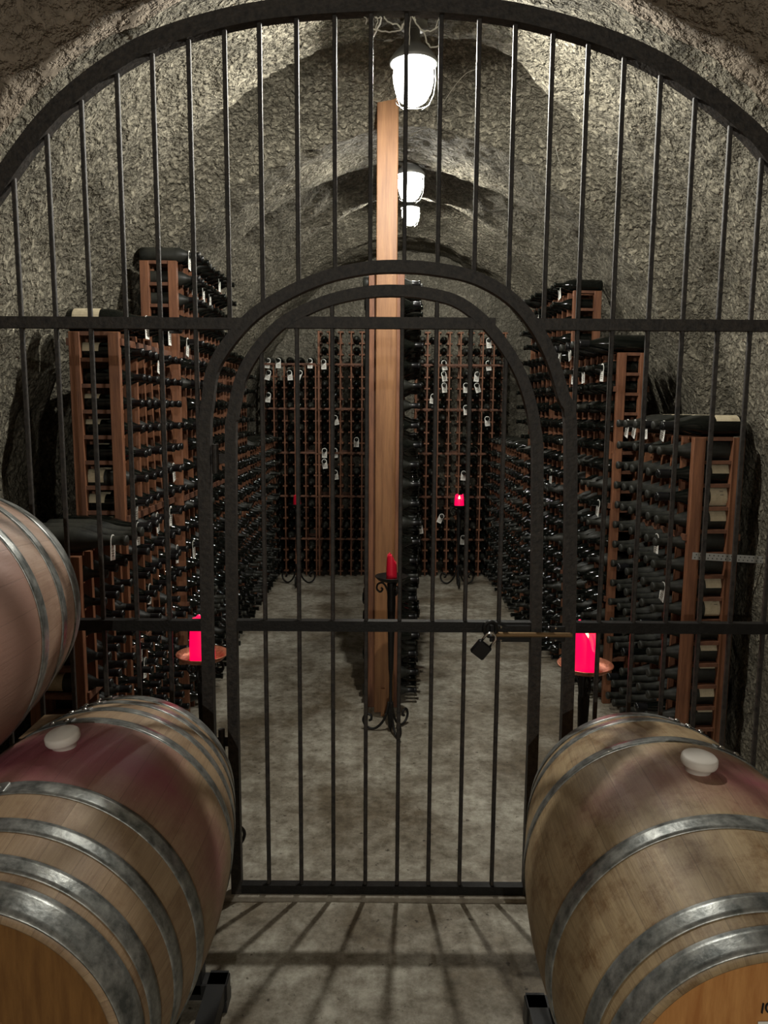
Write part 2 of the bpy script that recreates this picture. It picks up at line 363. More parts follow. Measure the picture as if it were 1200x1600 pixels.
# ------------------------------------------------------------------ iron gate
GY = 2.4
gate = empty('gate_frame', (0, GY, 0)); tag(gate, 'fixed black iron gate frame of upright bars filling the arched cellar opening', 'gate')
def gp(p): return Vector((p[0], 0, p[1]))
OUT = [(-1.56, .02), (-1.56, .8), (-1.53, 1.35), (-1.45, 1.75), (-1.33, 2.05), (-1.152, 2.29), (-1.005, 2.467), (-.852, 2.592), (-.68, 2.688), (-.474, 2.75), (-.269, 2.782), (.027, 2.797), (.287, 2.783), (.493, 2.745), (.7, 2.68), (.854, 2.607), (1.011, 2.502), (1.131, 2.395), (1.33, 2.14), (1.47, 1.85), (1.56, 1.45), (1.6, .9), (1.6, .02)]
DO = [(-.566, .02), (-.566, .8), (-.558, 1.5), (-.545, 1.66), (-.518, 1.775), (-.42, 1.90), (-.31, 1.975), (-.19, 2.028), (-.07, 2.056), (.035, 2.063), (.15, 2.056), (.28, 2.028), (.40, 1.955), (.49, 1.835), (.55, 1.68), (.578, 1.55), (.60, .8), (.60, .02)]
DI = [(-.487, .012), (-.487, .8), (-.478, 1.5), (-.468, 1.62), (-.43, 1.755), (-.34, 1.872), (-.25, 1.93), (-.16, 1.966), (-.06, 1.987), (.035, 1.992), (.13, 1.984), (.23, 1.955), (.33, 1.872), (.42, 1.738), (.468, 1.575), (.48, 1.4), (.492, .8), (.492, .012)]
def arch(name, P, wd, dp, m, par):
    bm = bmesh.new(); sweep(bm, catmull([gp(p) for p in P], 5), 0, rect=(wd, dp)); return mk(name, bm, m, par)
arch('outer_arch', OUT, .05, .04, M_irond, gate)
arch('door_surround', DO, .036, .036, M_irond, gate)
def zat(P, x, top=True):
    c = catmull([gp(p) for p in P], 8); best = None
    for a, b in zip(c, c[1:]):
        if min(a.x, b.x) <= x <= max(a.x, b.x) and abs(b.x-a.x) > 1e-6:
            z = a.z+(b.z-a.z)*(x-a.x)/(b.x-a.x); best = z if best is None else max(best, z)
    return best
def bar(par, x, z0, z1, w_=.013, m=M_irond, nm='bar'):
    bm = bmesh.new(); box(bm, (x, 0, (z0+z1)/2), (w_, w_, z1-z0), bev=.002); return mk(nm, bm, m, par)
def rail(par, x0, x1, z, h=.034, m=M_irond, d=.03, nm='rail', z2=None):
    bm = bmesh.new(); sweep(bm, [(x0, 0, z), (x1, 0, z if z2 is None else z2)], 0, rect=(h, d)); return mk(nm, bm, m, par)
xs = [-1.434, -1.326, -1.218, -1.11, -1.005, -.899, -.791, -.686, -.579, -.474, -.372, -.264, -.153, -.047, .056, .157, .268, .373, .483, .587, .693, .802, .907, 1.015, 1.114, 1.222, 1.33, 1.44]
for x in xs:
    zt = zat(OUT, x)-.01
    if -.56 < x < .59: bar(gate, x, zat(DO, x)-.005, zt)
    else: bar(gate, x, .03, zt)
rail(gate, -1.53, -.432, 1.892); rail(gate, .448, 1.55, 1.896)
rail(gate, -1.56, -.57, .945, m=M_iron); rail(gate, .60, 1.6, .947, m=M_iron)
rail(gate, -1.56, -.57, .04, m=M_iron); rail(gate, .60, 1.6, .04, m=M_iron)
door = empty('gate_door', (0, GY, 0)); tag(door, 'arched black iron door leaf hung in the middle of the barred gate', 'gate door')
arch('door_frame', DI, .034, .034, M_irond, door)
rail(door, -.305, .335, 1.897, nm='top_rail'); rail(door, -.482, .488, .947, m=M_iron, nm='middle_rail'); rail(door, -.487, .492, .032, .036, m=M_iron, nm='bottom_rail')
for x in (-.379, -.270, -.162, -.055, .052, .157, .262, .371):
    bar(door, x, .035, zat(DI, x)-.005, m=M_irond)
# slide bolt and hasp
bm = bmesh.new(); sweep(bm, [(.345, -.035, .93), (.60, -.035, .93)], .008, 10); mk('slide_bolt', bm, mat('worn_brass_steel', (.25, .16, .08), .4, .7), door)
bm = bmesh.new(); box(bm, (.405, -.022, .93), (.13, .008, .055), bev=.002); box(bm, (.555, -.022, .93), (.05, .008, .05), bev=.002)
mk('bolt_plate', bm, M_iron, door)
for x, z in ((.375, .952), (.375, .908), (.55, .95), (.55, .91)):
    bm = bmesh.new(); lathe(bm, [(.005, -.004), (.004, .0), (.001, .002)], 10, Matrix.Translation((x, -.028, z)) @ Matrix.Rotation(PI/2, 4, 'X')); mk('screw', bm, M_chrome, door)
bm = bmesh.new(); sweep(bm, [(.34+.019*math.cos(a), -.036, .948+.024*math.sin(a)) for a in [2*PI*i/20 for i in range(21)]], .0065, 8); mk('hasp_ring', bm, M_iron, door)
for z in (1.48, .55):
    bm = bmesh.new(); lathe(bm, [(.011, -.045), (.011, .045)], 12, Matrix.Translation((-.527, -.005, z))); box(bm, (-.527, 0, z), (.075, .006, .03)); mk('hinge', bm, M_irond, door)
# padlock
pl = empty('padlock', (.325, GY-.05, .905), rot=(0, math.radians(38), 0)); tag(pl, 'black padlock with a chrome shackle hanging from the gate door bolt', 'padlock')
bm = bmesh.new(); box(bm, (0, 0, -.025), (.05, .022, .05), bev=.004); mk('lock_body', bm, M_caps, pl)
bm = bmesh.new(); sweep(bm, [(-.017, 0, 0)]+[(.017*-math.cos(a), 0, .022+.017*math.sin(a)) for a in [PI*i/10 for i in range(11)]]+[(.017, 0, 0)], .0042, 8); mk('shackle', bm, M_chrome, pl, True)
# cobwebs
WEB = [[(21, 42), (33, 48), (52, 50), (67, 45), (73, 28)], [(38, 20), (47, 35), (60, 38), (66, 45)], [(80, 18), (87, 32), (100, 47), (113, 48), (125, 42)], [(101, 48), (107, 65), (114, 74), (125, 71)], [(22, 57), (30, 45), (35, 28), (27, 15)], [(82, 25), (80, 50), (79.5, 70)], [(20, 16), (30, 28), (38, 20), (40, 15)], [(92, 13), (88, 24), (91, 31)], [(120, 42), (125, 30), (125, 17)], [(5, 20), (12, 30), (12, 38)], [(26, 16), (31, 33), (24, 47)], [(66, 46), (70, 38), (73, 42)]]
bm = bmesh.new()
for k, P in enumerate(WEB):
    pts = catmull([at(560+x, y, GY+.012) for x, y in P], 6)
    pts = [p+Vector((noise.noise(p*90), 0, noise.noise(p*90+Vector((9, 9, 9)))))*.004 for p in pts]
    sweep(bm, pts, .0022 if k < 5 else .0013, 5)
tag(mk('cobweb', bm, M_string), 'dusty white cobweb hanging between the top bars of the gate', 'cobweb')
for P, lab in (([(692, 162), (710, 135), (728, 115), (745, 108)], 'single curved cobweb strand right of the brightest lamp'), ([(640, 214), (655, 204), (672, 199), (686, 201)], 'short cobweb strand below the brightest lamp'), ([(690, 186), (710, 180), (738, 177)], 'nearly level cobweb strand below and right of the brightest lamp'), ([(868, 228), (875, 255), (888, 272)], 'loose cobweb strand by a right upper bar')):
    bm = bmesh.new(); sweep(bm, catmull([at(x, y, GY+.015) for x, y in P], 5), .0009, 5); tag(mk('cobweb_strand', bm, M_string), lab, 'cobweb')

# ------------------------------------------------------------------ bottles
PROF = {'wine': (.300, [(.0, .002), (.028, .0), (.0365, .006), (.0375, .02), (.0375, .185), (.034, .205), (.024, .226), (.0155, .243), (.0140, .262), (.0140, .286), (.0158, .288), (.0158, .298), (.0145, .300), (.0, .300)]),
        'magnum': (.375, [(.0, .002), (.04, .0), (.0475, .008), (.0485, .025), (.0485, .17), (.045, .20), (.036, .235), (.025, .268), (.0195, .30), (.0178, .33), (.0178, .358), (.0200, .361), (.0200, .371), (.0185, .375), (.0, .375)])}
def bottle_faces(kind, n=14):
    V = []; F = []; prof = PROF[kind][1]
    for r, h in prof:
        r = max(r, .0008)
        for i in range(n): a = 2*PI*i/n; V.append((r*math.cos(a), h, r*math.sin(a)))
    for k in range(len(prof)-1):
        for i in range(n): F.append((k*n+i, k*n+(i+1) % n, (k+1)*n+(i+1) % n, (k+1)*n+i))
    return V, F
def bottle_mesh(kind, m, n=16):
    V, F = bottle_faces(kind, n); me = bpy.data.meshes.new('wine_bottle'); me.from_pydata(V, [], F); me.materials.append(m)
    me.polygons.foreach_set('use_smooth', [True]*len(F)); return me
BM = {('wine', 0): bottle_mesh('wine', M_glass), ('wine', 1): bottle_mesh('wine', M_dusty), ('magnum', 0): bottle_mesh('magnum', M_glass), ('magnum', 1): bottle_mesh('magnum', M_dusty)}
def caps_mesh(kind):
    L, P = PROF[kind]; r = P[8][0]+.0008; R = P[-3][0]+.0008; s = .045 if kind == 'wine' else .055
    bm = bmesh.new(); lathe(bm, [(r, L-s), (r, L-.013), (R, L-.011), (R, L-.001), (.004, L+.0012)], 14, Matrix(), 'Y', False)
    bmesh.ops.recalc_face_normals(bm, faces=bm.faces[:])
    me = bpy.data.meshes.new('capsule'); bm.to_mesh(me); bm.free(); me.materials.append(M_caps); me.polygons.foreach_set('use_smooth', [True]*len(me.polygons)); return me
CAPS = {k: caps_mesh(k) for k in PROF}
def label_mesh(kind):
    r = PROF[kind][1][4][0]+.0007; y0, y1 = (.035, .125) if kind == 'wine' else (.03, .14)
    bm = bmesh.new(); n = 12; rows = []
    for y in (y0, y1): rows.append([bm.verts.new((r*math.cos(a), y, r*math.sin(a))) for a in [PI*.12+PI*.86*i/n for i in range(n+1)]])
    for i in range(n): bm.faces.new((rows[0][i], rows[0][i+1], rows[1][i+1], rows[1][i]))
    for (ya, yb, a0, a1) in ((.25, .32, .35, .65), (.45, .6, .42, .58), (.72, .76, .3, .7)):
        q = [bm.verts.new(((r+.0004)*math.cos(PI*.12+PI*.86*a), y0+(y1-y0)*yy, (r+.0004)*math.sin(PI*.12+PI*.86*a))) for yy, a in ((ya, a0), (ya, a1), (yb, a1), (yb, a0))]
        f = bm.faces.new(q); f.material_index = 1
    me = bpy.data.meshes.new('label'); bm.to_mesh(me); bm.free(); me.materials.append(M_paper); me.materials.append(M_ink); return me
LABM = {k: label_mesh(k) for k in PROF}

ORD = ['', 'first', 'second', 'third', 'fourth', 'fifth', 'sixth', 'seventh', 'eighth', 'ninth', 'tenth', 'eleventh', 'twelfth', 'thirteenth', 'fourteenth', 'fifteenth', 'sixteenth', 'seventeenth', 'eighteenth', 'nineteenth', 'twentieth', 'twenty-first', 'twenty-second', 'twenty-third', 'twenty-fourth']
SPECS = []       # every bottle: matrix, kind, dusty, rack phrase, row (from the top, 0 = lying on the rack), column, tip
PITCH_ = .105
def rack(name_label, group, p0, direction, side, ncol, nrow, depth, kind, phrase, post=(.022, .04), endpost=(.045, .028), top=True, dusty=.1, fill=.95, rails=(), empties=(), colpitch=PITCH_, zbase=.05, labelled=0, short=None, colend='near end', toplist=None):
    """p0: near end of the aisle-side face at the floor; direction: unit vector along the rack; side: unit vector towards the aisle"""
    d = Vector((*direction, 0)).normalized(); s = Vector((*side, 0)).normalized(); up = Vector((0, 0, 1))
    t = empty('wine_rack', (p0[0], p0[1], 0)); tag(t, name_label, 'wine rack', group)
    O = Vector((p0[0], p0[1], 0)); H = zbase+nrow*PITCH_
    def loc(a, b, z): return d*a+s*b+up*z          # relative to the rack's root
    R3 = Matrix((s, d, up)).transposed()
    def ladder_bm(h, end):
        bm = bmesh.new(); wd, dp = (endpost if end else post)
        for b in (-dp/2 if not end else -wd/2, -depth+(dp/2 if not end else wd/2)):
            if end: box(bm, R3 @ Vector((b, 0, h/2)), (wd, dp, h), R3, .002)
            else: box(bm, R3 @ Vector((b, 0, h/2)), (dp, wd, h), R3)
        return bm
    def rung_bm(z, end):
        bm = bmesh.new(); box(bm, R3 @ Vector((-depth/2, .008, z)), (depth-endpost[0]*2+.002, .036, .016), R3); return bm
    def nr(c): return nrow if short is None or c not in short else short[c]
    cache = {}
    for c in range(ncol+1):
        rows = max(nr(min(c, ncol-1)), nr(max(c-1, 0))); end = c in (0,); key = (rows, end); a = c*colpitch
        h = zbase+rows*PITCH_
        if end:
            o = mk('ladder', ladder_bm(h, True), M_red, t); o.location = loc(a, 0, 0)
            for k in range(rows+1): r_ = mk('rung', rung_bm(zbase+k*PITCH_-.007, True), M_redh, o)
        else:
            if key not in cache:
                bm = ladder_bm(h, False)
                for k in range(rows+1): box(bm, R3 @ Vector((-depth/2, 0, zbase+k*PITCH_-.007)), (depth-.05, .052, .014), R3)
                cache[key] = mk('ladder', bm, M_red, t); o = cache[key]
            else: o = link(cache[key].copy(), t)
            o.location = loc(a, 0, 0)
    for zr in rails:
        bm = bmesh.new(); box(bm, R3 @ Vector((.005, ncol*colpitch/2, zr)), (.009, ncol*colpitch, .018 if len(rails) > 3 else .028), R3); mk('face_rail', bm, M_redh, t)
        bm = bmesh.new(); box(bm, R3 @ Vector((-depth-.008, ncol*colpitch/2, zr)), (.014, ncol*colpitch, .03), R3); mk('back_rail', bm, M_redh, t)
    for c in range(ncol):
        rows = nr(c)
        for k in range(rows+1):
            istop = k == rows
            if istop and not top: continue
            if (c in empties) and k > 5: continue
            if istop and toplist is not None and c not in toplist: continue
            if not istop and random.random() > fill: continue
            kd = kind if not istop else (top if isinstance(top, str) else kind)
            L, P = PROF[kd]; r = P[3][0]
            wide = .052 if not istop else 0
            gap = (colpitch-.052)/2
            sag = r-math.sqrt(max(r*r-gap*gap, 0)) if not istop else 0
            z = zbase+k*PITCH_+r-sag+(.002 if not istop else .001)
            j = random.uniform(-.012, .012)
            b0 = -depth-.022+j if kd == 'wine' else -depth-.012+j*.6
            ax = s.copy(); yaw = random.uniform(-.015, .015); ax = (s+d*yaw).normalized()
            side_ = ax.cross(up).normalized()
            rl = random.uniform(-.5, .5)
            mtx = Matrix.Translation(O+loc((c+.5)*colpitch, b0, z)) @ Matrix((side_, ax, up)).transposed().to_4x4()
            SPECS.append(dict(m=mtx, kind=kd, dusty=random.random() < dusty, ph=phrase, row=rows-k, top=istop, col=c+1, colend=colend, lab=(labelled and c < labelled), tip=mtx @ Vector((0, L, 0)), kk=k, rl=rl))
    return t

GR = 'redwood wine racks lining the cellar'
def unit(a, b): v = Vector(b)-Vector(a); v.normalize(); return (v.x, v.y)
# left wall, nearest first (face line drifts with the tunnel)
rack('low redwood wine rack behind the left barrels, large dusty bottles on top', GR, (-1.10, 2.74), (0, 1), (1, 0), 4, 10, .21, 'wine', 'low left rack', top='magnum', dusty=.75, rails=(.57,), labelled=1)
rack('left redwood wine rack just past the low one, two end posts showing', GR, (-1.08, 3.19), (.0, 1), (1, 0), 7, 18, .205, 'wine', 'second left rack', top='magnum', toplist=(0, 1, 2, 3), dusty=.25, rails=(1.17, .6, 1.9), labelled=2)
rack('tall left redwood wine rack reaching highest up the left wall', GR, (-1.04, 3.96), (.0, 1), (1, 0), 10, 22, .185, 'wine', 'tall left rack', dusty=.15, rails=(1.17, .6, 1.9))
rack('left redwood wine rack beyond the tallest one on the left wall', GR, (-1.055, 5.07), (0, 1), (1, 0), 8, 18, .2, 'wine', 'fourth left rack', dusty=.15, rails=(1.17, .6))
rack('low left redwood wine rack at the far end of the aisle', GR, (-1.06, 5.96), (0, 1), (1, 0), 13, 12, .2, 'wine', 'far low left rack', dusty=.4, rails=(.6,))
# right wall
rack('short right redwood wine rack nearest the gate with pale labelled magnums', GR, (1.38, 3.45), (-.06, 1), (-1, -.06), 6, 14, .235, 'magnum', 'short right rack', endpost=(.055, .03), dusty=.85, rails=(1.065,), labelled=6, colpitch=.106)
rack('right redwood wine rack rising behind the short magnum rack', GR, (1.235, 4.15), (-.075, 1), (-1, -.075), 6, 18, .165, 'wine', 'second right rack', top='magnum', dusty=.3, rails=(1.12, .6, 1.75))
rack('tall right redwood wine rack reaching highest up the right wall', GR, (1.15, 4.84), (-.075, 1), (-1, -.075), 9, 22, .175, 'wine', 'tall right rack', dusty=.15, rails=(1.12, .6, 1.75))
rack('low right redwood wine rack at the far end of the aisle', GR, (1.07, 5.88), (-.02, 1), (-1, -.02), 14, 12, .2, 'wine', 'far low right rack', dusty=.4, rails=(.6,))
# middle of the floor
rack('narrow redwood wine rack standing behind the pale post mid-floor', GR, (.098, 4.075), (.03, 1), (1, -.03), 18, 22, .183, 'wine', 'rack behind the pale post', endpost=(.04, .028), dusty=.35, top=False, rails=(), labelled=2)
# back
rack('lower back redwood wine rack at the far left corner', GR, (-1.16, 7.42), (1, 0), (0, -1), 5, 19, .22, 'wine', 'lower back rack at far left', dusty=.2, rails=(2.05, 1.63, 1.21, .79, .37), colpitch=.1, post=(.012, .03), endpost=(.02, .02), colend='left')
rack('back redwood wine rack between the far left corner and the post', GR, (-.63, 7.42), (1, 0), (0, -1), 6, 22, .22, 'wine', 'back rack left of post', dusty=.2, rails=(2.05, 1.63, 1.21, .79, .37), colpitch=.103, post=(.012, .03), endpost=(.02, .02), empties=(2,), top=False, colend='left')
rack('back redwood wine rack right of the pale post', GR, (.30, 7.42), (1, 0), (0, -1), 8, 22, .22, 'wine', 'back rack right of post', dusty=.3, rails=(2.05, 1.63, 1.21, .79, .37), colpitch=.105, post=(.012, .03), endpost=(.02, .02), empties=(3,), fill=.9, top=False, colend='left')

# ---- neck tags: hung on real necks close to where the photograph shows them
def tag_mesh():
    bm = bmesh.new(); w2, r = .021, .0185; zb = -.062
    outer = [(w2*math.cos(a)*1.0, w2*math.sin(a)) for a in [PI*i/12 for i in range(13)]]+[(-w2, zb), (w2, zb)]
    inner = [(r*.86*math.cos(2*PI*i/16), r*.86*math.sin(2*PI*i/16)) for i in range(16)]
    # plate as ring of quads round the hole plus a card below
    n = 24; O_ = []; I_ = []
    for i in range(n):
        a = 2*PI*i/n; I_.append((r*.88*math.cos(a), r*.88*math.sin(a)))
        O_.append((w2*math.cos(a), w2*math.sin(a)) if math.sin(a) >= 0 else (w2*(1 if math.cos(a) > 0 else -1)*min(1, abs(math.cos(a))*1.6), -w2*min(1, abs(math.sin(a))*1.25)))
    for yy in (0, .0012):
        vi = [bm.verts.new((x, yy, z)) for x, z in I_]; vo = [bm.verts.new((x, yy, z)) for x, z in O_]
        for i in range(n): bm.faces.new((vi[i], vi[(i+1) % n], vo[(i+1) % n], vo[i]))
    box(bm, (0, .0006, (-w2+zb)/2+.001), (w2*2, .0012, abs(zb+w2)+.002))
    me_faces = len(bm.faces)
    for z, ww in ((-.032, .026), (-.04, .03), (-.048, .02)):
        box(bm, (0, .0006, z), (ww, .0018, .0028))
    bm.faces.ensure_lookup_table()
    for f in bm.faces[me_faces:]: f.material_index = 1
    bmesh.ops.recalc_face_normals(bm, faces=bm.faces[:])
    me = bpy.data.meshes.new('neck_tag'); bm.to_mesh(me); bm.free(); me.materials.append(M_tag); me.materials.append(M_ink); return me
TAGM = tag_mesh()
TAGS = [(486, 568), (492, 569), (423, 582), (453, 586), (470, 585), (421, 617), (537, 655), (554, 686), (496, 700), (503, 720), (515, 725), (537, 720), (441, 564), (416, 568),
        (758, 533), (687, 571), (688, 584), (740, 571), (758, 570), (688, 606), (721, 605), (740, 605), (669, 622), (719, 638), (757, 657), (718, 740), (683, 802), (665, 816), (732, 835)]
TAGS_L = [(298, 735), (238, 825), (172, 835), (282, 800), (297, 868), (307, 865), (253, 912), (228, 1010), (247, 1040), (310, 398), (323, 435), (335, 450), (350, 455), (368, 430), (236, 505), (288, 520), (302, 525), (265, 545), (337, 650), (345, 700), (327, 680), (366, 535), (216, 800), (262, 810)]
TAGS_R = [(863, 545), (873, 548), (936, 560), (880, 575), (903, 575), (958, 648), (985, 655), (1020, 658), (826, 480), (862, 450), (851, 740), (938, 770), (1018, 835), (1024, 905), (864, 925), (965, 655), (815, 495)]
used = set()
def hang(px, py, ok, sway=0):
    best = None
    for i, sp in enumerate(SPECS):
        if i in used or not ok(sp): continue
        q = seen(sp['tip']); dd = math.hypot(q[0]-px, q[1]-py)
        if best is None or dd < best[0]: best = (dd, i)
    if best is None: return
    i = best[1]; used.add(i); sp = SPECS[i]; sp['tagged'] = 1
    L = PROF[sp['kind']][0]; o = bpy.data.objects.new('neck_tag', TAGM)
    k = 1.15
    o.matrix_world = sp['m'] @ Matrix.Translation((0, L-.055, -.002)) @ Matrix.Rotation(random.gauss(0, .16), 4, 'Y') @ Matrix.Rotation(sway, 4, 'X') @ Matrix.Diagonal((k, 1, k, 1))
    link(o)
    where = 'on bottle lying atop '+sp['ph']+', '+ORD[sp['col']]+' from '+sp['colend'] if sp['top'] else 'in '+sp['ph']+', '+ORD[sp['row']]+' row, '+ORD[sp['col']]+' column from '+sp['colend']
    tag(o, 'white neck tag '+where, 'neck tag', 'white paper tags hung on bottle necks')
isback = lambda s_: s_['ph'].startswith(('back', 'lower back'))
for x, y in TAGS: hang(x, y, isback)
for x, y in TAGS_L: hang(x, y, lambda s_: 'left' in s_['ph'] and not isback(s_) and 'far' not in s_['ph'])
for x, y in TAGS_R: hang(x, y, lambda s_: ('right' in s_['ph'] or 'magnum' in s_['ph']) and not isback(s_) and 'far' not in s_['ph'])

# ---- the 300 nearest bottles in view are things of their own, all the others one object
def hidden_low(sp):
    q = seen(sp['tip']); return q[1] > 1120 and (q[0] < 330 or q[0] > 900) or not (-40 < q[0] < 1240)
order = sorted(range(len(SPECS)), key=lambda i: ((hidden_low(SPECS[i])), SPECS[i]['tip'].y-(.5 if SPECS[i]['kind'] == 'magnum' else 0)))
near = set(order[:300])
for n_, i in enumerate(order[:300]):
    sp = SPECS[i]
    o = bpy.data.objects.new('wine_bottle', BM[(sp['kind'], int(sp['dusty']))]); o.matrix_world = sp['m']; link(o)
    kindw = 'magnum' if sp['kind'] == 'magnum' else 'bottle'; dw = 'dusty' if sp['dusty'] else 'shiny'
    where = 'lying on top of the '+sp['ph']+', '+ORD[sp['col']]+' from '+sp['colend'] if sp['top'] else 'in '+sp['ph']+', '+ORD[sp['row']]+' row, '+ORD[sp['col']]+' column from '+sp['colend']
    tag(o, dw+' '+kindw+' '+where, 'bottle', 'wine bottles racked with their necks to the aisle')
    if not sp['dusty'] or sp['kind'] == 'wine':
        c = bpy.data.objects.new('capsule', CAPS[sp['kind']]); link(c, o)
    if sp['lab'] and random.random() < (.6 if sp['kind'] == 'magnum' else .75):
        c = bpy.data.objects.new('label', LABM[sp['kind']]); c.rotation_euler = (0, random.uniform(-.9, .9) + (.5 if 'left' in sp['ph'] else -.2), 0); link(c, o); c['label'] = 'cream paper label'
def bulk():
    V = []; F = []; mi = []
    for i in order[300:]:
        sp = SPECS[i]; v, f = bottle_faces(sp['kind'], 10); o = len(V)
        V += [tuple(sp['m'] @ Vector(p)) for p in v]; F += [tuple(q+o for q in ff) for ff in f]; mi += [int(sp['dusty'])]*len(f)
    me = bpy.data.meshes.new('wine_bottles'); me.from_pydata(V, [], F); me.materials.append(M_glass); me.materials.append(M_dusty)
    me.polygons.foreach_set('material_index', mi); me.polygons.foreach_set('use_smooth', [True]*len(F))
    o = bpy.data.objects.new('wine_bottle', me); link(o)
    tag(o, 'dark wine bottles filling the racks deeper in the cellar', 'bottle', 'wine bottles racked with their necks to the aisle', 'stuff')
bulk()

# ------------------------------------------------------------------ pale post
bm = bmesh.new(); box(bm, (0, 0, 1.7), (.105, .06, 3.4), bev=.003)
tag(mk('wooden_post', bm, M_fir, loc=(.006, 4.02, 0)), 'tall pale timber post rising from the floor to the cave ceiling', 'post')
bm = bmesh.new(); box(bm, (.0, 0, .07), (.02, .02, .16)); tag(mk('wood_offcut', bm, M_fir, loc=(.0, 3.955, 0)), 'short pale wood offcut leaning at the foot of the post', 'wood')

# ------------------------------------------------------------------ candle stands
def spiral(c, r0, r1, a0, turns, n=26, flip=1, tilt=None):
    return [c+Vector((flip*math.cos(a0+turns*2*PI*i/n)*(r0+(r1-r0)*i/n), 0, math.sin(a0+turns*2*PI*i/n)*(r0+(r1-r0)*i/n))) for i in range(n+1)]
def candle_stand(x, y, h, dishr, dishm, label, cr, ch, lit, notch, s=1.0, rot=0.0, deep=.34):
    t = empty('candle_stand', (x, y, 0), rot=(0, 0, rot)); tag(t, label, 'candle stand', 'wrought iron candle stands')
    bm = bmesh.new(); lathe(bm, [(.003, h-.016), (dishr*.45, h-.015), (dishr*.8, h-.006), (dishr, h+.012), (dishr*.99, h+.015), (dishr*.78, h-.001), (dishr*.4, h-.009), (.002, h-.0095)], 32, cap=False); mk('dish', bm, dishm, t, True)
    bm = bmesh.new(); lathe(bm, [(.018, h-.013), (.022, h-.03), (.019, h-.06), (.021, h-.12), (.012, h*.42), (.0075, h*.36), (.0075, .14), (.013, .13), (.015, .09), (.011, .03), (.002, .004)], 14); mk('pole', bm, M_iron, t, True)
    for k in range(3):
        a = PI/2*3+k*2*PI/3; R = Matrix.Rotation(a, 4, 'Z')
        P = catmull([(.01, 0, .16), (.02, 0, .10), (.045, 0, .045), (.085, 0, .012), (.125, 0, .022), (.142, 0, .055), (.128, 0, .085), (.102, 0, .082), (.1, 0, .06), (.112, 0, .055)], 5)
        bm = bmesh.new(); sweep(bm, [R @ (p*s) for p in P], .0065*s, 7, ref=R @ Vector((0, 1, 0))); mk('leg', bm, M_iron, t, True)
        P = catmull([(.015, 0, h-.10), (.02, 0, h-.06), (.042, 0, h-.025), (.068, 0, h-.03), (.074, 0, h-.055), (.058, 0, h-.07), (.045, 0, h-.056), (.054, 0, h-.048)], 5)
        bm = bmesh.new(); sweep(bm, [R @ p for p in P], .005, 7, ref=R @ Vector((0, 1, 0))); mk('scroll', bm, M_iron, t, True)
    c = empty('candle', (x, y, h-.009)); 
    bm = bmesh.new(); n = 40; rows = []
    def rim(a):
        d_ = math.cos(a-notch); v = ch*(1-deep*max(0, d_)**1.2*(1 if d_ > 0 else 0)+.05*math.sin(3*a+1)+.03*math.sin(7*a)); return v
    for f_, rr in ((0, 1.02), (.25, 1.03), (.5, 1.01), (.75, .97), (.93, .9), (1, .82)):
        rows.append([bm.verts.new((cr*rr*math.cos(2*PI*i/n), cr*rr*math.sin(2*PI*i/n), rim(2*PI*i/n)*f_)) for i in range(n)])
    for f_, rr in ((.985, .72), (.8, .68), (.62, .6)):
        rows.append([bm.verts.new((cr*rr*math.cos(2*PI*i/n), cr*rr*math.sin(2*PI*i/n), min(rim(2*PI*i/n)*f_, ch*.62 if f_ < .7 else 9))) for i in range(n)])
    for A, B in zip(rows, rows[1:]):
        for i in range(n): bm.faces.new((A[i], A[(i+1) % n], B[(i+1) % n], B[i]))
    bm.faces.new(rows[0]); bm.faces.new(rows[-1])
    mk('wax', bm, M_waxlit if lit else M_wax, c, True)
    bm = bmesh.new(); lathe(bm, [(.0015, ch*.5), (.0012, ch*.68)], 6); mk('wick', bm, M_wick, c)
    if lit:
        bm = bmesh.new(); lathe(bm, [(.001, ch*.66), (.007, ch*.7), (.0085, ch*.76), (.005, ch*.85), (.0008, ch*.95)], 10); mk('flame', bm, M_flame, c, True)
    return c
tag(candle_stand(-.638, 2.62, .765, .092, M_copper, 'iron candle stand with copper dish behind the left gate jamb', .043, .145, True, .3), 'lit red pillar candle on the copper dish left of the gate door', 'candle', 'red pillar candles')
tag(candle_stand(.715, 2.62, .735, .098, M_copper, 'iron candle stand with copper dish behind the right gate jamb', .045, .165, True, -.75, deep=.5), 'lit red pillar candle with burnt-out side right of the gate door', 'candle', 'red pillar candles')
tag(candle_stand(.04, 3.74, .80, .083, M_iron, 'iron candle stand with black dish in front of the pale post', .026, .13, False, 0, 1.0, rot=.35), 'slim red candle on the black dish before the pale post', 'candle', 'red pillar candles')
tag(candle_stand(-.80, 7.0, .75, .075, M_iron, 'small iron candle stand by the back left racks', .035, .10, False, .5, 1.25), 'dull red candle before the far left racks', 'candle', 'red pillar candles')
tag(candle_stand(.69, 7.0, .75, .075, M_iron, 'small iron candle stand by the back right racks', .042, .115, True, -1.6, 1.25), 'bright red candle before the far right racks', 'candle', 'red pillar candles')

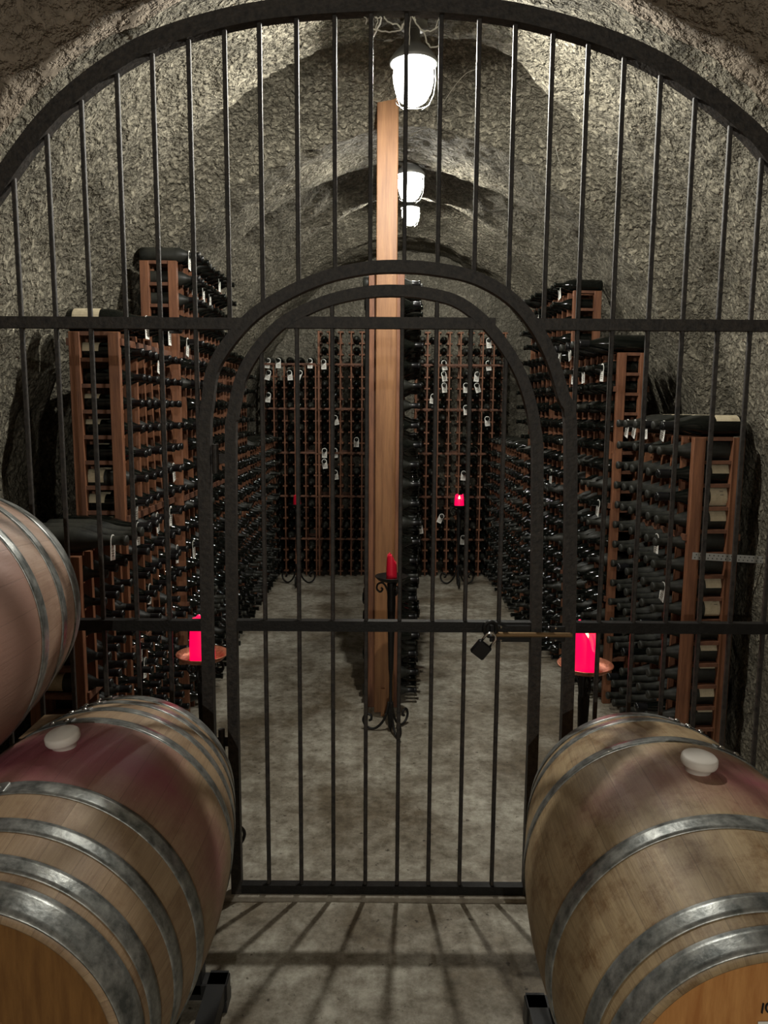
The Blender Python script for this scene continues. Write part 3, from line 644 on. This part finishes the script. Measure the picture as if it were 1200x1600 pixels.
# ------------------------------------------------------------------ barrels
def brad(s, rh=.285, rb=.35): return rb-(rb-rh)*(abs(s)/.475)**1.8
def barrel(loc, yaw, label, m, hoops, headm, rivet_a, bung=True, bungrot=(.1, .1)):
    t = empty('wine_barrel', loc, rot=(0, 0, -yaw)); tag(t, label, 'barrel', 'oak wine barrels stacked in front of the gate')
    bm = bmesh.new(); S = [-.475+.95*i/44 for i in range(45)]
    prof = [(brad(-.475)-.02, -.448), (brad(-.475)-.022, -.470), (brad(-.475)-.016, -.475)]+[(brad(s), s) for s in S]+[(brad(.475)-.016, .475), (brad(.475)-.022, .470), (brad(.475)-.02, .448)]
    lathe(bm, prof, 120, Matrix(), 'Y', False); mk('staves', bm, m, t, True)
    for sgn in (-1, 1):
        bm = bmesh.new(); lathe(bm, [(brad(.475)-.018, sgn*.447), (brad(.475)-.018, sgn*.43)], 90, Matrix(), 'Y'); mk('head', bm, headm, t)
    for s0, s1 in hoops:
        bm = bmesh.new(); ss = [s0+(s1-s0)*i/4 for i in range(5)]
        prof = [(brad(ss[0])-.001, ss[0])]+[(brad(s)+.0028, s) for s in ss]+[(brad(ss[-1])-.001, ss[-1])]
        lathe(bm, prof, 120, Matrix(), 'Y', False)
        # overlapping riveted end
        a0, a1 = rivet_a-.11, rivet_a+.11; n = 14; rows = []
        for i in range(n+1):
            a = a0+(a1-a0)*i/n; cut = .004 if i in (0, n) else 0
            rows.append([bm.verts.new(((brad(s)+.0055)*math.sin(a), s, (brad(s)+.0055)*math.cos(a))) for s in (min(s0, s1)+.001+cut, max(s0, s1)-.001-cut)])
        for A, B in zip(rows, rows[1:]): bm.faces.new((A[0], A[1], B[1], B[0]))
        for R in (rows[0], rows[-1]):
            q = [bm.verts.new(v.co*.99) for v in R]; q[0].co.y = R[0].co.y; q[1].co.y = R[1].co.y; bm.faces.new((R[0], R[1], q[1], q[0]))
        h = mk('hoop', bm, M_galv, t, True)
        for k in (-.055, .055):
            a = rivet_a+k; sm = (s0+s1)/2; r = brad(sm)+.005
            bm = bmesh.new(); lathe(bm, [(.0075, -.002), (.0072, .001), (.005, .0038), (.0015, .005)], 12, Matrix.Translation((r*math.sin(a), sm, r*math.cos(a))) @ Matrix.Rotation(a, 4, 'Y')); mk('rivet', bm, M_rivet, h, True)
    if bung:
        bm = bmesh.new(); lathe(bm, [(.022, -.03), (.025, -.004), (.028, .010), (.036, .014), (.0385, .019), (.038, .031), (.034, .035), (.001, .0355)], 28)
        b = mk('bung', bm, M_bung, t, True, loc=(0, 0, brad(0))); b.rotation_euler = (bungrot[0], bungrot[1], 0); b['label'] = 'white silicone bung'
    return t
H8 = [(-.475, -.418), (-.397, -.362), (-.305, -.27), (-.192, -.152), (.152, .188), (.262, .295), (.35, .385), (.42, .475)]
H6 = [(-.475, -.432), (-.405, -.368), (-.208, -.168), (.165, .2), (.36, .395), (.43, .475)]
barrel((.685, 1.578, .515), .05, 'weathered oak barrel at lower right, white bung in its purple-stained top', M_oakR, H6, M_head, .42, bungrot=(.05, .06))
barrel((-.723, 1.659, .523), .0, 'oak wine barrel at lower left with white bung and eight hoops', M_oakL, H8, M_headL, -.25, bungrot=(.12, -.1))
barrel((-1.108, 1.51, 1.128), .05, 'pink-stained oak barrel stacked on top at the left edge', M_oakU, H8[:3]+[(-.19, -.155), (.165, .2), (.3, .335), (.42, .475)], M_headL, -.3)
barrel((-1.475, 1.63, .523), .0, 'oak barrel beside the left wall under the stacked barrel', M_oakL, H8, M_headL, -.2, bung=False)
# steel cradles
def cradle(xc, yc, wid, label, half):
    t = empty('barrel_rack', (xc, yc, 0)); tag(t, label, 'barrel rack', 'black steel barrel racks')
    for sy in (-1, 1):
        bm = bmesh.new(); box(bm, (0, sy*.27, .055), (wid, .05, .05), bev=.003); mk('cross_beam', bm, M_steel, t)
        for bx in half:
            for sx in (-1, 1):
                a = .62; r = brad(.27)+.0045
                x = bx+sx*math.sin(a)*r; z = .52-math.cos(a)*r
                bm = bmesh.new(); box(bm, (x+sx*.02, sy*.27, (z+.03)/2+.012), (.045, .05, z-.04), bev=.003); mk('saddle', bm, M_steel, t)
    for sx in (-1, 1):
        bm = bmesh.new(); box(bm, (sx*(wid/2-.03), 0, .055), (.05, .60, .05)); mk('side_beam', bm, M_steel, t)
        for sy in (-1, 1):
            bm = bmesh.new(); box(bm, (sx*(wid/2-.03), sy*.27, .016), (.06, .06, .032)); mk('foot', bm, M_steel, t)
cradle(.685, 1.58, .60, 'black steel rack under the lower right barrel', (0,))
cradle(-1.1, 1.655, 1.36, 'black steel rack under the two lower left barrels', (.377, -.375))
bm = bmesh.new(); V = [bm.verts.new(v) for v in ((-.04, -.08, 0), (.05, -.08, .0), (.045, -.08, .035), (-.04, .08, 0), (.05, .08, 0), (.045, .08, .035))]
for f in ((0, 1, 2), (3, 5, 4), (0, 3, 4, 1), (1, 4, 5, 2), (0, 2, 5, 3)): bm.faces.new([V[i] for i in f])
wd = mk('wooden_wedge', bm, M_wedge, loc=(-.93, 2.02, .75)); wd.rotation_euler = (0, .35, 0)
tag(wd, 'wooden wedge jammed between the stacked left barrels', 'wedge')
# handwriting and card on the right barrel's head
bw = Vector((.685, 1.578, .515)); 
def on_head(px, py):
    a = Vector((math.sin(.05), math.cos(.05), 0)); o = Vector((0, 0, CAM_H)); dr = _f+_r*((px-600)/FPX)+_u*((800-py)/FPX)
    c = bw-a*.4485; return o+dr*((c-o).dot(a)/dr.dot(a))
bm = bmesh.new(); sweep(bm, [on_head(1193, 1568), on_head(1190.5, 1583)], .0016, 5)
mk1 = mk('ink_mark', bm, M_wick)
bm = bmesh.new(); c0 = on_head(1203, 1575); e1 = (on_head(1204, 1575)-c0); e2 = (on_head(1203, 1574)-c0)
sweep(bm, [c0+e1*(6.2*math.cos(a))+e2*(7.5*math.sin(a)) for a in [2*PI*i/18 for i in range(19)]], .0016, 5)
mk2 = mk('ink_mark', bm, M_wick)
for q, l in ((mk1, 'handwritten black figure one on the right barrel head'), (mk2, 'handwritten black round figure on the right barrel head')): tag(q, l, 'writing')
bm = bmesh.new(); P = [on_head(x, y) for x, y in ((1184, 1596), (1290, 1594), (1290, 1640), (1184, 1642))]
off = Vector((0, -.001, 0)); A = [bm.verts.new(p) for p in P]; B = [bm.verts.new(p+off) for p in P]
bm.faces.new(A); bm.faces.new(B)
for i in range(4): bm.faces.new((A[i], A[(i+1) % 4], B[(i+1) % 4], B[i]))
tag(mk('paper_card', bm, M_tag), 'white paper card stuck on the right barrel head', 'card')

# ------------------------------------------------------------------ strap holding the right rack to the wall
def strap(x0, x1, y, z, sag):
    bm = bmesh.new(); sweep(bm, [(x0+(x1-x0)*i/10, y, z-sag*i/10) for i in range(11)], 0, rect=(.033, .002)); 
    me0 = len(bm.faces); n = int((x1-x0)/.02)
    for k in range(n):
        for dz in (-.007, .007):
            x = x0+.012+k*.02+(.006 if dz > 0 else 0)
            if x > x1-.005: continue
            lathe(bm, [(.0028, -.0016), (.0028, .0016)], 8, Matrix.Translation((x, y, z-sag*(x-x0)/(x1-x0)+dz)) @ Matrix.Rotation(PI/2, 4, 'X'))
    bm.faces.ensure_lookup_table()
    for f in bm.faces[me0:]: f.material_index = 1
    return mk('metal_strap', bm, [M_strap, M_black])
tag(strap(1.40, 1.80, 3.428, .985, .02), 'perforated grey metal strap tying the right rack to the wall', 'strap')
